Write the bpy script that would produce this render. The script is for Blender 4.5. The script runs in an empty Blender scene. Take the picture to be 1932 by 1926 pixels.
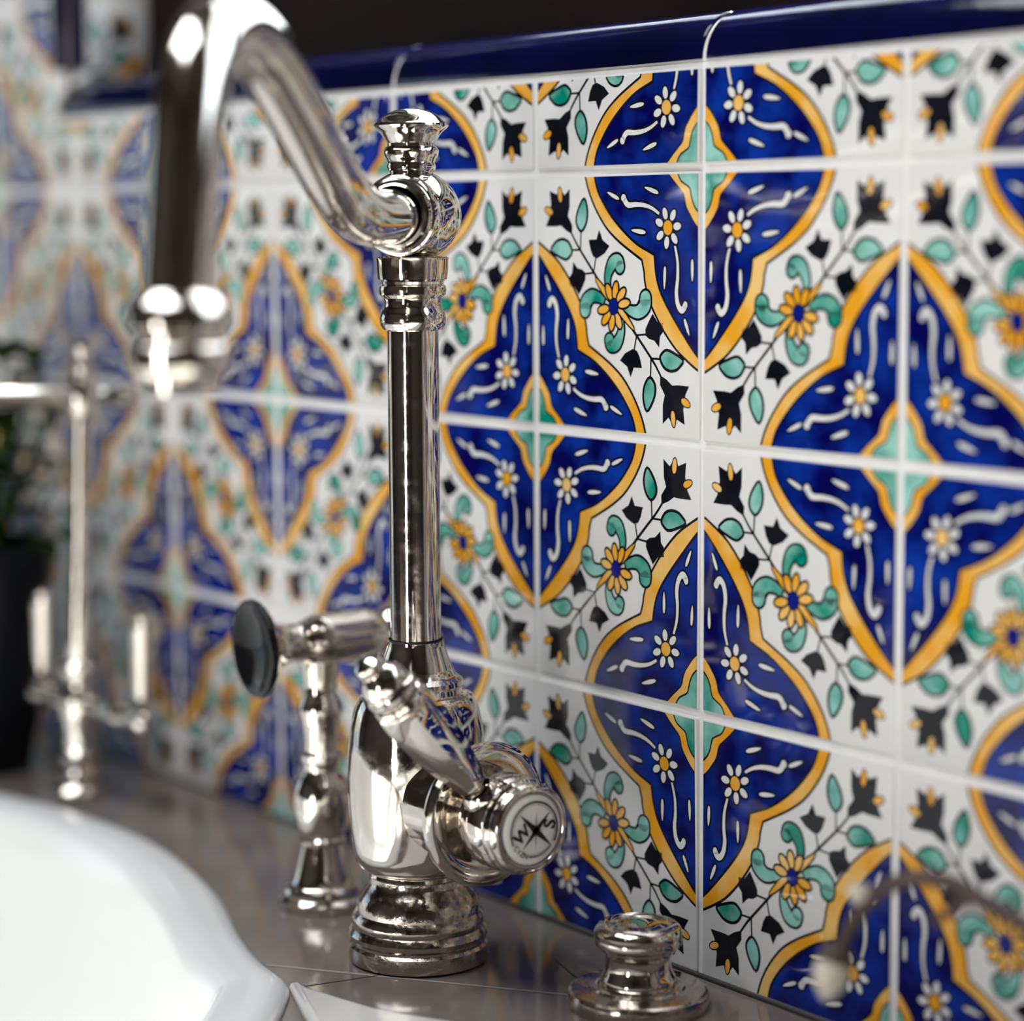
import bpy, math, random
from math import sin, cos, pi, radians, sqrt
from mathutils import Vector as V, Matrix as M

random.seed(7)
S = bpy.context.scene
COL = S.collection

# ------------------------------------------------------------------ camera
CR = V((0.59523632, 0.80353704, -0.00468466))
CU = V((-0.09192986, 0.07388826, 0.99302036))
CF = V((-0.79827478, 0.59065112, -0.11785002))
cd = bpy.data.cameras.new('camera')
cam = bpy.data.objects.new('camera', cd)
COL.objects.link(cam)
m = M(((CR.x, CU.x, -CF.x), (CR.y, CU.y, -CF.y), (CR.z, CU.z, -CF.z))).to_4x4()
m.translation = (0.65402, -0.57026, 0.27885)
cam.matrix_world = m
cd.sensor_fit = 'HORIZONTAL'
cd.sensor_width = 36
cd.lens = 4495.8 / 1932 * 36
cd.clip_start = 0.02
cd.dof.use_dof = True
cd.dof.focus_distance = 0.885
cd.dof.aperture_fstop = 3.4
S.camera = cam

# ------------------------------------------------------------------ world, sun, exposure
w = bpy.data.worlds.new('sky')
S.world = w
w.use_nodes = True
nt = w.node_tree
nt.nodes.clear()
sky = nt.nodes.new('ShaderNodeTexSky')
sky.sky_type = 'NISHITA'
sky.sun_disc = False
sky.sun_elevation = radians(55)
sky.sun_rotation = radians(20)
bg = nt.nodes.new('ShaderNodeBackground')
bg.inputs[1].default_value = SKY_STRENGTH = 0.25
wo = nt.nodes.new('ShaderNodeOutputWorld')
nt.links.new(sky.outputs[0], bg.inputs[0])
nt.links.new(bg.outputs[0], wo.inputs[0])

sd = bpy.data.lights.new('sun', 'SUN')
sd.energy = 20.0
sd.angle = radians(1.0)
sd.color = (1.0, 0.95, 0.88)
so = bpy.data.objects.new('sun', sd)
COL.objects.link(so)
SUN_DIR = V((0.17, -0.50, -0.86)).normalized()
so.rotation_euler = SUN_DIR.to_track_quat('-Z', 'Y').to_euler()
so.location = (0.2, 1.0, 3.0)

ZSKY = 1.70
def opening_light(name, loc, direction, sx, sy, energy, col):
    """daylight through a window, or the added overhead fill, an area light as large as the opening"""
    d = bpy.data.lights.new(name, 'AREA')
    d.shape = 'RECTANGLE'
    d.size, d.size_y = sx, sy
    d.energy = energy
    d.color = col
    o = bpy.data.objects.new(name, d)
    COL.objects.link(o)
    o.location = loc
    o.rotation_euler = V(direction).to_track_quat('-Z', 'Y').to_euler()
    return o

opening_light('daylight_back_window', (0.05, 0.165, 0.82), (0, -1, -0.05), 1.08, 0.82, 15.0, (0.92, 0.96, 1.0))
opening_light('daylight_front_window', (0.60, -2.17, -0.14), (0, 1, 0), 0.24, 0.80, 9.5, (1.0, 0.97, 0.93))
opening_light('daylight_left_window', (-2.36, -0.95, 0.30), (1, 0.1, 0), 0.9, 1.0, 0.75, (0.93, 0.96, 1.0))

opening_light('overhead_fill', (-0.35, -0.75, ZSKY - 0.01), (0, 0.0, -1), 1.5, 0.8, 31.0, (0.96, 0.98, 1.0))  # invented overhead source, added to brighten the sink

S.view_settings.view_transform = 'Standard'
S.view_settings.look = 'None'
S.view_settings.gamma = 1
S.view_settings.use_curve_mapping = False
S.view_settings.exposure = 0.0
S.cycles.use_denoising = True
S.cycles.max_bounces = 10
S.cycles.glossy_bounces = 6
S.cycles.sample_clamp_indirect = 8
S.cycles.caustics_reflective = False
S.cycles.caustics_refractive = False

# ------------------------------------------------------------------ materials
def mat(name, col, rough=0.5, metal=0.0, spec=0.5, noise=None, bump=None, rvar=None, trans=0.0):
    """noise=(scale, colour2, lo, hi)  bump=(scale, strength, dist)  rvar=(scale, r2)"""
    mt = bpy.data.materials.new(name)
    mt.use_nodes = True
    n = mt.node_tree
    b = n.nodes['Principled BSDF']
    b.inputs['Base Color'].default_value = (*col, 1)
    b.inputs['Roughness'].default_value = rough
    b.inputs['Metallic'].default_value = metal
    b.inputs['Specular IOR Level'].default_value = spec
    if trans:
        b.inputs['Transmission Weight'].default_value = trans
    tc = n.nodes.new('ShaderNodeTexCoord')
    def nz(scale, det=3.0, rg=0.5):
        t = n.nodes.new('ShaderNodeTexNoise')
        t.inputs['Scale'].default_value = scale
        t.inputs['Detail'].default_value = det
        t.inputs['Roughness'].default_value = rg
        n.links.new(tc.outputs['Object'], t.inputs['Vector'])
        return t
    if noise:
        t = nz(noise[0])
        r = n.nodes.new('ShaderNodeValToRGB')
        r.color_ramp.elements[0].position = noise[2]
        r.color_ramp.elements[0].color = (*col, 1)
        r.color_ramp.elements[1].position = noise[3]
        r.color_ramp.elements[1].color = (*noise[1], 1)
        n.links.new(t.outputs['Fac'], r.inputs['Fac'])
        n.links.new(r.outputs['Color'], b.inputs['Base Color'])
    if rvar:
        t = nz(rvar[0], 5, 0.65)
        r = n.nodes.new('ShaderNodeMapRange')
        r.inputs['From Min'].default_value = 0.45
        r.inputs['From Max'].default_value = 0.75
        r.inputs['To Min'].default_value = rough
        r.inputs['To Max'].default_value = rvar[1]
        n.links.new(t.outputs['Fac'], r.inputs['Value'])
        n.links.new(r.outputs['Result'], b.inputs['Roughness'])
    if bump:
        t = nz(bump[0], 2)
        bp = n.nodes.new('ShaderNodeBump')
        bp.inputs['Strength'].default_value = bump[1]
        bp.inputs['Distance'].default_value = bump[2]
        n.links.new(t.outputs['Fac'], bp.inputs['Height'])
        n.links.new(bp.outputs['Normal'], b.inputs['Normal'])
    return mt

GB = (28, 0.35, 0.0012)
TM = {}
def glaze(k, *a, **kw):
    TM[k] = mat('glaze_' + k, *a, rough=0.07, spec=0.32, bump=GB, **kw)
glaze('white', (0.72, 0.71, 0.70), noise=(30, (0.76, 0.75, 0.745), 0.3, 0.7))
glaze('ink', (0.004, 0.005, 0.009), noise=(60, (0.012, 0.012, 0.02), 0.4, 0.7))
glaze('navy_line', (0.003, 0.004, 0.02))
glaze('yellow', (0.80, 0.36, 0.018), noise=(48, (0.86, 0.56, 0.20), 0.42, 0.68))
glaze('blue', (0.0015, 0.002, 0.085), noise=(52, (0.004, 0.040, 0.36), 0.40, 0.70))
glaze('teal', (0.30, 0.60, 0.54), noise=(42, (0.0, 0.24, 0.165), 0.40, 0.62))
glaze('dot', (0.74, 0.74, 0.76))
glaze('heart', (0.004, 0.012, 0.20))
M_grout = mat('white_grout', (0.82, 0.81, 0.80), 0.7, noise=(120, (0.76, 0.75, 0.735), 0.4, 0.7), bump=(900, 0.12, 0.0003))
M_cap = mat('navy_glaze', (0.0015, 0.002, 0.018), 0.08, noise=(25, (0.002, 0.003, 0.036), 0.35, 0.7), spec=0.34, bump=GB)
M_plaster = mat('wall_plaster', (0.075, 0.058, 0.048), 0.85, noise=(4, (0.060, 0.046, 0.038), 0.3, 0.7), bump=(60, 0.2, 0.002))
M_ceiling = mat('ceiling_plaster', (0.16, 0.14, 0.12), 0.9, bump=(60, 0.2, 0.002))
M_floor = mat('terracotta_floor', (0.16, 0.085, 0.05), 0.45, noise=(3, (0.10, 0.055, 0.035), 0.35, 0.65))
M_wood = mat('dark_wood', (0.012, 0.0045, 0.0035), 0.6, spec=0.15, noise=(14, (0.004, 0.002, 0.0015), 0.35, 0.7))
M_nickel = mat('polished_nickel', (0.69, 0.64, 0.58), 0.05, metal=1.0, rvar=(160, 0.22), bump=(420, 0.05, 0.0002))
M_nickel_worn = mat('worn_nickel', (0.58, 0.51, 0.45), 0.10, metal=1.0, rvar=(240, 0.38), bump=(700, 0.25, 0.0003))
M_dark_gap = mat('black_gasket', (0.01, 0.01, 0.01), 0.5)
M_porcelain = mat('white_porcelain', (0.80, 0.79, 0.75), 0.15)
M_ceramic = mat('white_fireclay', (0.80, 0.80, 0.79), 0.16, noise=(9, (0.77, 0.77, 0.765), 0.3, 0.7))
M_stone = mat('taupe_polished_stone', (0.20, 0.168, 0.146), 0.10, noise=(16, (0.145, 0.122, 0.106), 0.35, 0.7), rvar=(40, 0.22), bump=(14, 0.25, 0.0012))
M_pale_line = mat('pale_line', (0.34, 0.30, 0.27), 0.5)
M_seam_dark = mat('dark_joint', (0.025, 0.02, 0.017), 0.6)
M_slab = mat('pale_slab', (0.74, 0.72, 0.69), 0.14, noise=(22, (0.66, 0.64, 0.61), 0.4, 0.7))
M_leaf = mat('dark_leaf', (0.03, 0.065, 0.008), 0.5, spec=0.15, noise=(30, (0.010, 0.022, 0.004), 0.35, 0.65))
M_pot = mat('black_glazed_pot', (0.004, 0.005, 0.008), 0.3, spec=0.2)
M_soil = mat('potting_soil', (0.02, 0.013, 0.008), 0.95)
M_black_gloss = mat('black_rubber_face', (0.006, 0.006, 0.007), 0.13, spec=0.28)
M_bark = mat('brown_twig_bark', (0.050, 0.028, 0.020), 0.6, noise=(90, (0.09, 0.055, 0.04), 0.4, 0.7))
M_fur = mat('silver_catkin', (0.62, 0.58, 0.50), 0.9, noise=(300, (0.42, 0.38, 0.30), 0.35, 0.7))
M_blackprint = mat('black_print', (0.006, 0.006, 0.008), 0.3)
M_greyprint = mat('grey_print', (0.22, 0.22, 0.25), 0.3)
M_glass = mat('clear_glass', (1, 1, 1), 0.02, trans=1.0)
M_patio = mat('pale_paving', (0.45, 0.42, 0.37), 0.85, noise=(2, (0.36, 0.33, 0.29), 0.4, 0.6))
def pane_material():
    mt = bpy.data.materials.new('window_pane')
    mt.use_nodes = True
    n = mt.node_tree
    n.nodes.clear()
    o = n.nodes.new('ShaderNodeOutputMaterial')
    t = n.nodes.new('ShaderNodeBsdfTransparent')
    t.inputs[0].default_value = (0.94, 0.96, 0.95, 1)
    g = n.nodes.new('ShaderNodeBsdfGlossy')
    g.inputs['Roughness'].default_value = 0.02
    lw = n.nodes.new('ShaderNodeLayerWeight')
    pw = n.nodes.new('ShaderNodeMath'); pw.operation = 'POWER'; pw.inputs[1].default_value = 5.0
    f = n.nodes.new('ShaderNodeMath'); f.operation = 'MULTIPLY_ADD'
    f.inputs[1].default_value = 0.92; f.inputs[2].default_value = 0.05
    n.links.new(lw.outputs['Facing'], pw.inputs[0])
    n.links.new(pw.outputs[0], f.inputs[0])
    mx = n.nodes.new('ShaderNodeMixShader')
    n.links.new(f.outputs[0], mx.inputs[0])
    n.links.new(t.outputs[0], mx.inputs[1])
    n.links.new(g.outputs[0], mx.inputs[2])
    n.links.new(mx.outputs[0], o.inputs[0])
    return mt
M_pane = pane_material()

# ------------------------------------------------------------------ mesh helpers
class MB:
    def __init__(s):
        s.v, s.f, s.mi, s.mats, s.sm = [], [], [], [], []
    def slot(s, m):
        if m not in s.mats:
            s.mats.append(m)
        return s.mats.index(m)
    def poly(s, pts, m, smooth=False):
        b = len(s.v)
        s.v += [tuple(p) for p in pts]
        s.f.append(list(range(b, b + len(pts))))
        s.mi.append(s.slot(m)); s.sm.append(smooth)
    def grid(s, rows, m, closed=True, smooth=True, cap0=False, cap1=False):
        b = len(s.v); k = len(rows[0]); si = s.slot(m)
        for r in rows:
            s.v += [tuple(p) for p in r]
        for i in range(len(rows) - 1):
            for j in range(k if closed else k - 1):
                a = b + i * k + j; a2 = b + i * k + (j + 1) % k
                s.f.append([a, a2, a2 + k, a + k]); s.mi.append(si); s.sm.append(smooth)
        if cap0:
            s.f.append([b + j for j in range(k)][::-1]); s.mi.append(si); s.sm.append(smooth)
        if cap1:
            e = b + (len(rows) - 1) * k
            s.f.append([e + j for j in range(k)]); s.mi.append(si); s.sm.append(smooth)
    def box(s, lo, hi, m):
        x0, y0, z0 = lo; x1, y1, z1 = hi
        b = len(s.v); si = s.slot(m)
        s.v += [(x0, y0, z0), (x1, y0, z0), (x1, y1, z0), (x0, y1, z0), (x0, y0, z1), (x1, y0, z1), (x1, y1, z1), (x0, y1, z1)]
        for f in ((3, 2, 1, 0), (4, 5, 6, 7), (0, 1, 5, 4), (1, 2, 6, 5), (2, 3, 7, 6), (3, 0, 4, 7)):
            s.f.append([b + i for i in f]); s.mi.append(si); s.sm.append(False)
    def lathe(s, prof, m, T=None, seg=72):
        """prof: (r, z) pairs along the local z axis; closed at the axis where r is 0"""
        T = T or M.Identity(4)
        rows = []
        for r, z in prof:
            r = max(r, 1e-5)
            rows.append([T @ V((r * cos(2 * pi * j / seg), r * sin(2 * pi * j / seg), z)) for j in range(seg)])
        s.grid(rows, m)
    def tube(s, path, rad, m, seg=40, cap=True):
        n = len(path); rows = []
        t0 = (path[1] - path[0]).normalized()
        ref = V((0, 0, 1)) if abs(t0.z) < 0.9 else V((1, 0, 0))
        a = t0.cross(ref).normalized()
        for i in range(n):
            t = (path[min(i + 1, n - 1)] - path[max(i - 1, 0)]).normalized()
            a = (a - t * a.dot(t)).normalized()
            b = t.cross(a)
            r = rad[i] if isinstance(rad, (list, tuple)) else rad
            rows.append([path[i] + (a * cos(2 * pi * j / seg) + b * sin(2 * pi * j / seg)) * r for j in range(seg)])
        s.grid(rows, m, cap0=cap, cap1=cap)
    def build(s, name, parent=None, sharp=35, rel=None):
        me = bpy.data.meshes.new(name)
        off = rel or V((0, 0, 0))
        me.from_pydata([(x - off.x, y - off.y, z - off.z) for x, y, z in s.v], [], s.f)
        for mm in s.mats:
            me.materials.append(mm)
        me.polygons.foreach_set('material_index', s.mi)
        me.polygons.foreach_set('use_smooth', s.sm)
        me.update()
        if sharp and any(s.sm):
            me.set_sharp_from_angle(angle=radians(sharp))
        o = bpy.data.objects.new(name, me)
        COL.objects.link(o)
        if parent is not None:
            o.parent = parent
        elif rel:
            o.location = rel
        return o

def thing(name, label, cat, loc=(0, 0, 0), group=None):
    o = bpy.data.objects.new(name, None)
    COL.objects.link(o)
    o.location = loc
    o['label'] = label
    o['category'] = cat
    if group:
        o['group'] = group
    return o
def tag(o, label, cat, group=None):
    o['label'] = label
    o['category'] = cat
    if group:
        o['group'] = group
    return o
def struct(o):
    o['kind'] = 'structure'
    return o

def crom(P, n=4, closed=False):
    """Catmull-Rom through the points (tuples or vectors)"""
    P = [V(p) for p in P]
    out = []
    k = len(P)
    for i in range(k if closed else k - 1):
        if closed:
            a, b, c, d = P[i - 1], P[i], P[(i + 1) % k], P[(i + 2) % k]
        else:
            a, b, c, d = P[max(i - 1, 0)], P[i], P[i + 1], P[min(i + 2, k - 1)]
        for j in range(n):
            t = j / n
            out.append(0.5 * ((2 * b) + (c - a) * t + (2 * a - 5 * b + 4 * c - d) * t * t + (3 * b - a - 3 * c + d) * t ** 3))
    if not closed:
        out.append(P[-1])
    return out

def axis_matrix(origin, z, x=None):
    z = V(z).normalized()
    x = V(x) if x is not None else (V((0, 0, 1)) if abs(z.z) < 0.9 else V((1, 0, 0)))
    x = (x - z * x.dot(z)).normalized()
    y = z.cross(x)
    r = M(((x.x, y.x, z.x), (x.y, y.y, z.y), (x.z, y.z, z.z))).to_4x4()
    r.translation = origin
    return r

# ------------------------------------------------------------------ painted tile artwork (tile square 0..1)
A = {
'qout': [(0.70,1.06),(0.68,0.984),(0.664,0.937),(0.639,0.889),(0.601,0.836),(0.549,0.781),(0.479,0.733),(0.407,0.695),(0.344,0.664)],
'qout2': [(0.344,0.664),(0.330,0.62),(0.326,0.589),(0.304,0.526),(0.262,0.462),(0.207,0.397),(0.141,0.337),(0.073,0.296),(0.005,0.262),(-0.06,0.24)],
'qin': [(0.63,1.06),(0.623,0.986),(0.604,0.926),(0.565,0.872),(0.513,0.818),(0.442,0.763),(0.37,0.72),(0.297,0.692),(0.272,0.682)],
'qin2': [(0.272,0.682),(0.261,0.613),(0.238,0.556),(0.196,0.498),(0.144,0.44),(0.092,0.387),(0.044,0.34),(0.005,0.309),(-0.06,0.27)],
'cout': [(0.22,1.05),(0.201,0.995),(0.168,0.960),(0.145,0.94),(0.122,0.922),(0.100,0.90),(0.088,0.859),(0.065,0.827),(0.036,0.795),(0.001,0.770),(-0.05,0.75)],
'cin': [(0.14,1.05),(0.137,0.990),(0.118,0.953),(0.092,0.938),(0.068,0.925),(0.060,0.904),(0.052,0.878),(0.034,0.850),(0.001,0.826),(-0.05,0.80)],
'bigf': [(0.769,0.764),(0.768,0.799),(0.796,0.834),(0.784,0.87),(0.783,0.94),(0.817,0.915),(0.849,0.948),(0.866,0.919),(0.911,0.935),(0.904,0.88),(0.917,0.827),(0.938,0.795),(0.873,0.795),(0.84,0.798),(0.807,0.778)],
'leafA': [(0.69,0.898),(0.722,0.866),(0.739,0.83),(0.737,0.799),(0.709,0.775),(0.679,0.805),(0.671,0.853)],
'leafB': [(0.77,0.703),(0.791,0.733),(0.825,0.745),(0.86,0.741),(0.883,0.728),(0.903,0.704),(0.858,0.684),(0.808,0.671),(0.779,0.686)],
'tulA': [(0.597,0.778),(0.615,0.742),(0.663,0.742),(0.65,0.703),(0.634,0.679),(0.608,0.672),(0.563,0.69),(0.534,0.717),(0.576,0.739)],
'tulB': [(0.682,0.619),(0.703,0.632),(0.733,0.637),(0.762,0.662),(0.767,0.62),(0.783,0.605),(0.785,0.569),(0.751,0.566),(0.722,0.535),(0.696,0.571),(0.681,0.595)],
'cur1': [(0.517,0.537),(0.512,0.592),(0.498,0.619),(0.471,0.61),(0.449,0.634),(0.448,0.665),(0.475,0.682),(0.511,0.678),(0.544,0.65),(0.56,0.611),(0.559,0.568),(0.545,0.537)],
'cur2': [(0.566,0.523),(0.601,0.554),(0.657,0.552),(0.705,0.517),(0.714,0.475),(0.685,0.447),(0.646,0.455),(0.631,0.481),(0.639,0.498),(0.601,0.499),(0.571,0.507)],
}
def sarea(P):
    return 0.5 * sum(P[i][0] * P[(i + 1) % len(P)][1] - P[(i + 1) % len(P)][0] * P[i][1] for i in range(len(P)))
def ccw(P):
    return P if sarea(P) > 0 else P[::-1]
def offset(P, d):
    P = ccw(P); n = len(P); out = []
    for i in range(n):
        t = (P[(i + 1) % n] - P[i - 1])
        l = t.length or 1
        out.append(P[i] + V((t.y, -t.x)) / l * d)
    return out
def ribbon(pts, w0, w1=None, n=4):
    P = crom(pts, n) if len(pts) > 2 else [V(p) for p in pts]
    w1 = w0 if w1 is None else w1
    L, R = [], []
    k = len(P)
    for i in range(k):
        t = (P[min(i + 1, k - 1)] - P[max(i - 1, 0)]).normalized()
        nn = V((-t.y, t.x)) * (w0 + (w1 - w0) * i / (k - 1)) * 0.5
        L.append(P[i] + nn); R.append(P[i] - nn)
    return L + R[::-1]
def ribbonw(pts, ws, n=4):
    P = crom([(a[0], a[1], w_) for a, w_ in zip(pts, ws)], n)
    L, Rr = [], []
    k = len(P)
    for i in range(k):
        t = (P[min(i + 1, k - 1)] - P[max(i - 1, 0)]).to_2d().normalized()
        nn = V((-t.y, t.x)) * P[i].z * 0.5
        c = P[i].to_2d()
        L.append(c + nn); Rr.append(c - nn)
    return L + Rr[::-1]
def ell(c, a, b, ang=0, n=14, pt=0.0):
    o = []
    for i in range(n):
        t = 2 * pi * i / n
        r = 1 - pt * abs(sin(t)) ** 3 * 0.3
        x, y = a * cos(t), b * sin(t) * (r if cos(t) < 0 else r * (1 - pt * 0.55 * cos(t)))
        o.append(V((c[0] + x * cos(ang) - y * sin(ang), c[1] + x * sin(ang) + y * cos(ang))))
    return o
def drop(p, q, w):
    p, q = V(p), V(q); d = q - p; L = d.length
    c = (p + q) / 2
    return ell(c, L / 2, w / 2, math.atan2(d.y, d.x), 12, 0.9)

LAYERS = []          # (level, colour key, polygon) in type-A tile coordinates
def add(l, k, P):
    LAYERS.append((l, k, [V((p[0], p[1])) for p in P]))
def inked(l, k, P, w=0.0055, ink='ink'):
    add(l, ink, offset(P, w * 0.6)); add(l + 1, k, offset(P, -w * 0.4))

def quarter():
    o = crom(A['qout'], 3) + crom(A['qout2'], 3)[1:]
    i_ = crom(A['qin'], 3) + crom(A['qin2'], 3)[1:]
    corner = [V((-0.08, 0.2)), V((-0.08, 1.08)), V((0.72, 1.08))]
    O = ccw(o + [V((-0.08, 0.24)), V((-0.08, 1.08)), V((0.70, 1.08))])
    I = ccw(i_ + [V((-0.08, 0.27)), V((-0.08, 1.08)), V((0.63, 1.08))])
    add(1, 'ink', offset(O, 0.0060)); add(2, 'yellow', offset(O, -0.0040))
    add(3, 'ink', offset(I, 0.0055)); add(4, 'blue', offset(I, -0.0050))
    co = crom(A['cout'], 3) + [V((-0.08, 1.08))]
    ci = crom(A['cin'], 3) + [V((-0.08, 1.08))]
    add(5, 'ink', offset(co, 0.005)); add(6, 'yellow', offset(co, -0.001))
    add(7, 'ink', offset(ci, 0.004)); add(8, 'teal', offset(ci, -0.003))
    def wh(P, w=0.0085):
        add(5, 'ink', offset(P, w)); add(6, 'dot', P)
    wh(ribbon([(0.245,0.83),(0.285,0.850),(0.33,0.862),(0.378,0.866),(0.425,0.866),(0.446,0.888)], 0.010, 0.024))
    wh(ell((0.450,0.893), 0.014, 0.014))
    wh(drop((0.476,0.889), (0.545,0.918), 0.020))
    wh(drop((0.248,0.906), (0.329,0.930), 0.022))
    wh(drop((0.322,0.762), (0.406,0.772), 0.022))
    wh(ribbon([(0.152,0.715),(0.136,0.66),(0.134,0.60),(0.140,0.55),(0.131,0.505),(0.108,0.482),(0.090,0.498)], 0.010, 0.026))
    wh(ell((0.088,0.503), 0.012, 0.014))
    wh(drop((0.092,0.452), (0.062,0.390), 0.020))
    wh(drop((0.052,0.670), (0.050,0.590), 0.020))
    wh(drop((0.209,0.642), (0.211,0.557), 0.020))
    c = V((0.193, 0.779)); ph = 0.35
    for k in range(7):
        a = ph + k * 2 * pi / 7
        P = ell(c + V((cos(a), sin(a))) * 0.054, 0.0225, 0.0150, a, 12, 0.2)
        add(7, 'ink', offset(P, 0.0075)); add(8, 'dot', P)
    P = ell(c, 0.026, 0.027)
    add(9, 'ink', offset(P, 0.004)); add(10, 'yellow', P)

def spray():
    add(1, 'ink', ribbon([(0.79,0.79),(0.75,0.74),(0.715,0.703),(0.63,0.621),(0.57,0.56)], 0.009, 0.013))
    add(1, 'ink', ribbon([(0.715,0.703),(0.712,0.78)], 0.008))
    add(1, 'ink', ribbon([(0.715,0.705),(0.778,0.705)], 0.008))
    add(1, 'ink', ribbon([(0.63,0.621),(0.616,0.68)], 0.008))
    add(1, 'ink', ribbon([(0.63,0.619),(0.69,0.615)], 0.008))
    add(2, 'ink', A['bigf'])
    add(2, 'ink', A['tulA']); add(2, 'ink', A['tulB'])
    for c, a, b, r in (((0.845, 0.918), 0.030, 0.014, 1.45), ((0.918, 0.855), 0.026, 0.015, 0.35)):
        P = ell(c, a, b, r, 12, 0.4)
        add(3, 'ink', offset(P, 0.005)); add(4, 'yellow', P)
    for k in ('leafA', 'leafB'):
        inked(3, 'teal', crom(A[k], 3, True), 0.0115)
    for pts, ws in (([(0.533,0.530),(0.541,0.570),(0.540,0.612),(0.516,0.652),(0.483,0.658),(0.471,0.640)], (0.030,0.030,0.040,0.056,0.060,0.054)),
                    ([(0.560,0.510),(0.598,0.526),(0.640,0.530),(0.676,0.507),(0.680,0.478)], (0.030,0.042,0.056,0.066,0.066))):
        Q = ribbonw(pts, ws)
        E2 = ell(pts[-1], ws[-1] / 2, ws[-1] / 2, 0, 16)
        for d, k, l in ((0.0060, 'ink', 5), (-0.0035, 'teal', 6)):
            add(l, k, offset(Q, d)); add(l, k, offset(E2, d))
    P = drop((0.512, 0.505), (0.618, 0.600), 0.034)
    add(7, 'ink', offset(P, 0.0050)); add(8, 'yellow', offset(P, -0.0015))

quarter(); spray()
LAYERS += [(l, k, [V((1 - p.x, 1 - p.y)) for p in P]) for l, k, P in list(LAYERS)]
c0 = V((0.504, 0.49))
for k in range(8):
    a = (0.55 + k * 0.62) if k < 4 else (0.55 + pi + (k - 4) * 0.62)
    P = ell(c0 + V((cos(a + 0.55), sin(a + 0.55))) * 0.062, 0.035, 0.0175, a + 0.55, 14, 0.0)
    add(8.1 + 0.2 * k, 'ink', offset(P, 0.0060)); add(8.2 + 0.2 * k, 'yellow', offset(P, -0.0025))
P = ell(c0, 0.026, 0.030)
add(11, 'ink', offset(P, 0.005)); add(12, 'heart', P)
LAYERS.sort(key=lambda t: t[0])

def clip(P, ax, lim, keep_less):
    out = []
    n = len(P)
    for i in range(n):
        a, b = P[i - 1], P[i]
        ia = (a[ax] <= lim) if keep_less else (a[ax] >= lim)
        ib = (b[ax] <= lim) if keep_less else (b[ax] >= lim)
        if ia != ib:
            t = (lim - a[ax]) / (b[ax] - a[ax])
            out.append(a + (b - a) * t)
        if ib:
            out.append(b)
    return out

def paint_tile(mb, O, U, Vv, N, mirror, u0=0.0, u1=1.0, v0=0.0, v1=1.0, tilt=(0, 0)):
    """one hand-painted tile: pillow body and flat painted glaze; O, U, Vv: its corner and full edges"""
    lo_u, hi_u, lo_v, hi_v = u0 + 0.0105, u1 - 0.0105, v0 + 0.0125, v1 - 0.0125
    cu, cv = (u0 + u1) / 2, (v0 + v1) / 2
    def W(u, v, d):
        d2 = d + 0.05 * (abs(tilt[0]) + abs(tilt[1])) * 0.8 + (u - cu) * tilt[0] * 0.1 + (v - cv) * tilt[1] * 0.1
        return O + U * u + Vv * v + N * d2
    rings = []
    for ins, d in ((0.0, -0.003), (0.0, -0.00045), (0.0015, -0.00022), (0.005, -0.00008), (0.010, 0.0)):
        a, b, c, e = lo_u + ins, hi_u - ins, lo_v + ins, hi_v - ins
        r = 0.012 - ins * 0.4
        pts = []
        for (x, y, s0) in ((a + r, c + r, pi), (b - r, c + r, 1.5 * pi), (b - r, e - r, 0), (a + r, e - r, 0.5 * pi)):
            for q in range(4):
                t = s0 + q * pi / 6
                pts.append(W(x + r * cos(t), y + r * sin(t), d))
        rings.append(pts)
    mb.grid(rings, TM['white'], cap1=True)
    p1, p2, p3, p4 = [random.uniform(0, 2 * pi) for _ in range(4)]
    am = random.uniform(0.0025, 0.0055)
    ct = [None]
    ins = 0.0085
    for l, k, P in LAYERS:
        Q = []
        for p in P:
            x = p.x + am * sin(5.1 * p.y + p1) + 0.5 * am * sin(11 * p.x + p2)
            y = p.y + am * sin(4.7 * p.x + p3) + 0.5 * am * sin(12 * p.y + p4)
            Q.append(V((1 - x if mirror else x, y)))
        for ax, lim, less in ((0, lo_u + ins, False), (0, hi_u - ins, True), (1, lo_v + ins, False), (1, hi_v - ins, True)):
            if Q:
                Q = clip(Q, ax, lim, less)
        if len(Q) < 3 or abs(sarea(Q)) < 1e-6:
            continue
        Q = ccw(Q)
        mb.poly([W(q.x, q.y, 0.00002 * l) for q in Q], TM[k])

def slab_mb(lo, hi, m):
    mb = MB(); mb.box(lo, hi, m); return mb

# ------------------------------------------------------------------ the room shell
RX0, RX1, RY0, ZF, ZC = -2.4, 1.9, -2.2, -0.9, 1.7
WX0, WX1, WZ0, WZ1 = -0.513, 0.62, 0.3565, 1.25      # opening above the sill
WT = 0.18
mb = MB()
G = 0.0004                                             # grout plane behind the tile faces
mb.box((RX0, 0.004, ZF), (RX1, WT, 0.338), M_plaster)
mb.box((RX0, 0.004, 0.338), (WX0 - 0.002, WT, ZC), M_plaster)
mb.box((WX1, 0.004, 0.338), (RX1, WT, ZC), M_plaster)
mb.box((WX0 - 0.002, 0.004, WZ1), (WX1, WT, ZC), M_plaster)
# grout beds
mb.box((-0.80, G, 0.001), (0.60, 0.0039, 0.3375), M_grout)
mb.box((-0.80, G, 0.3375), (-0.5275, 0.0039, 0.80), M_grout)
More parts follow.
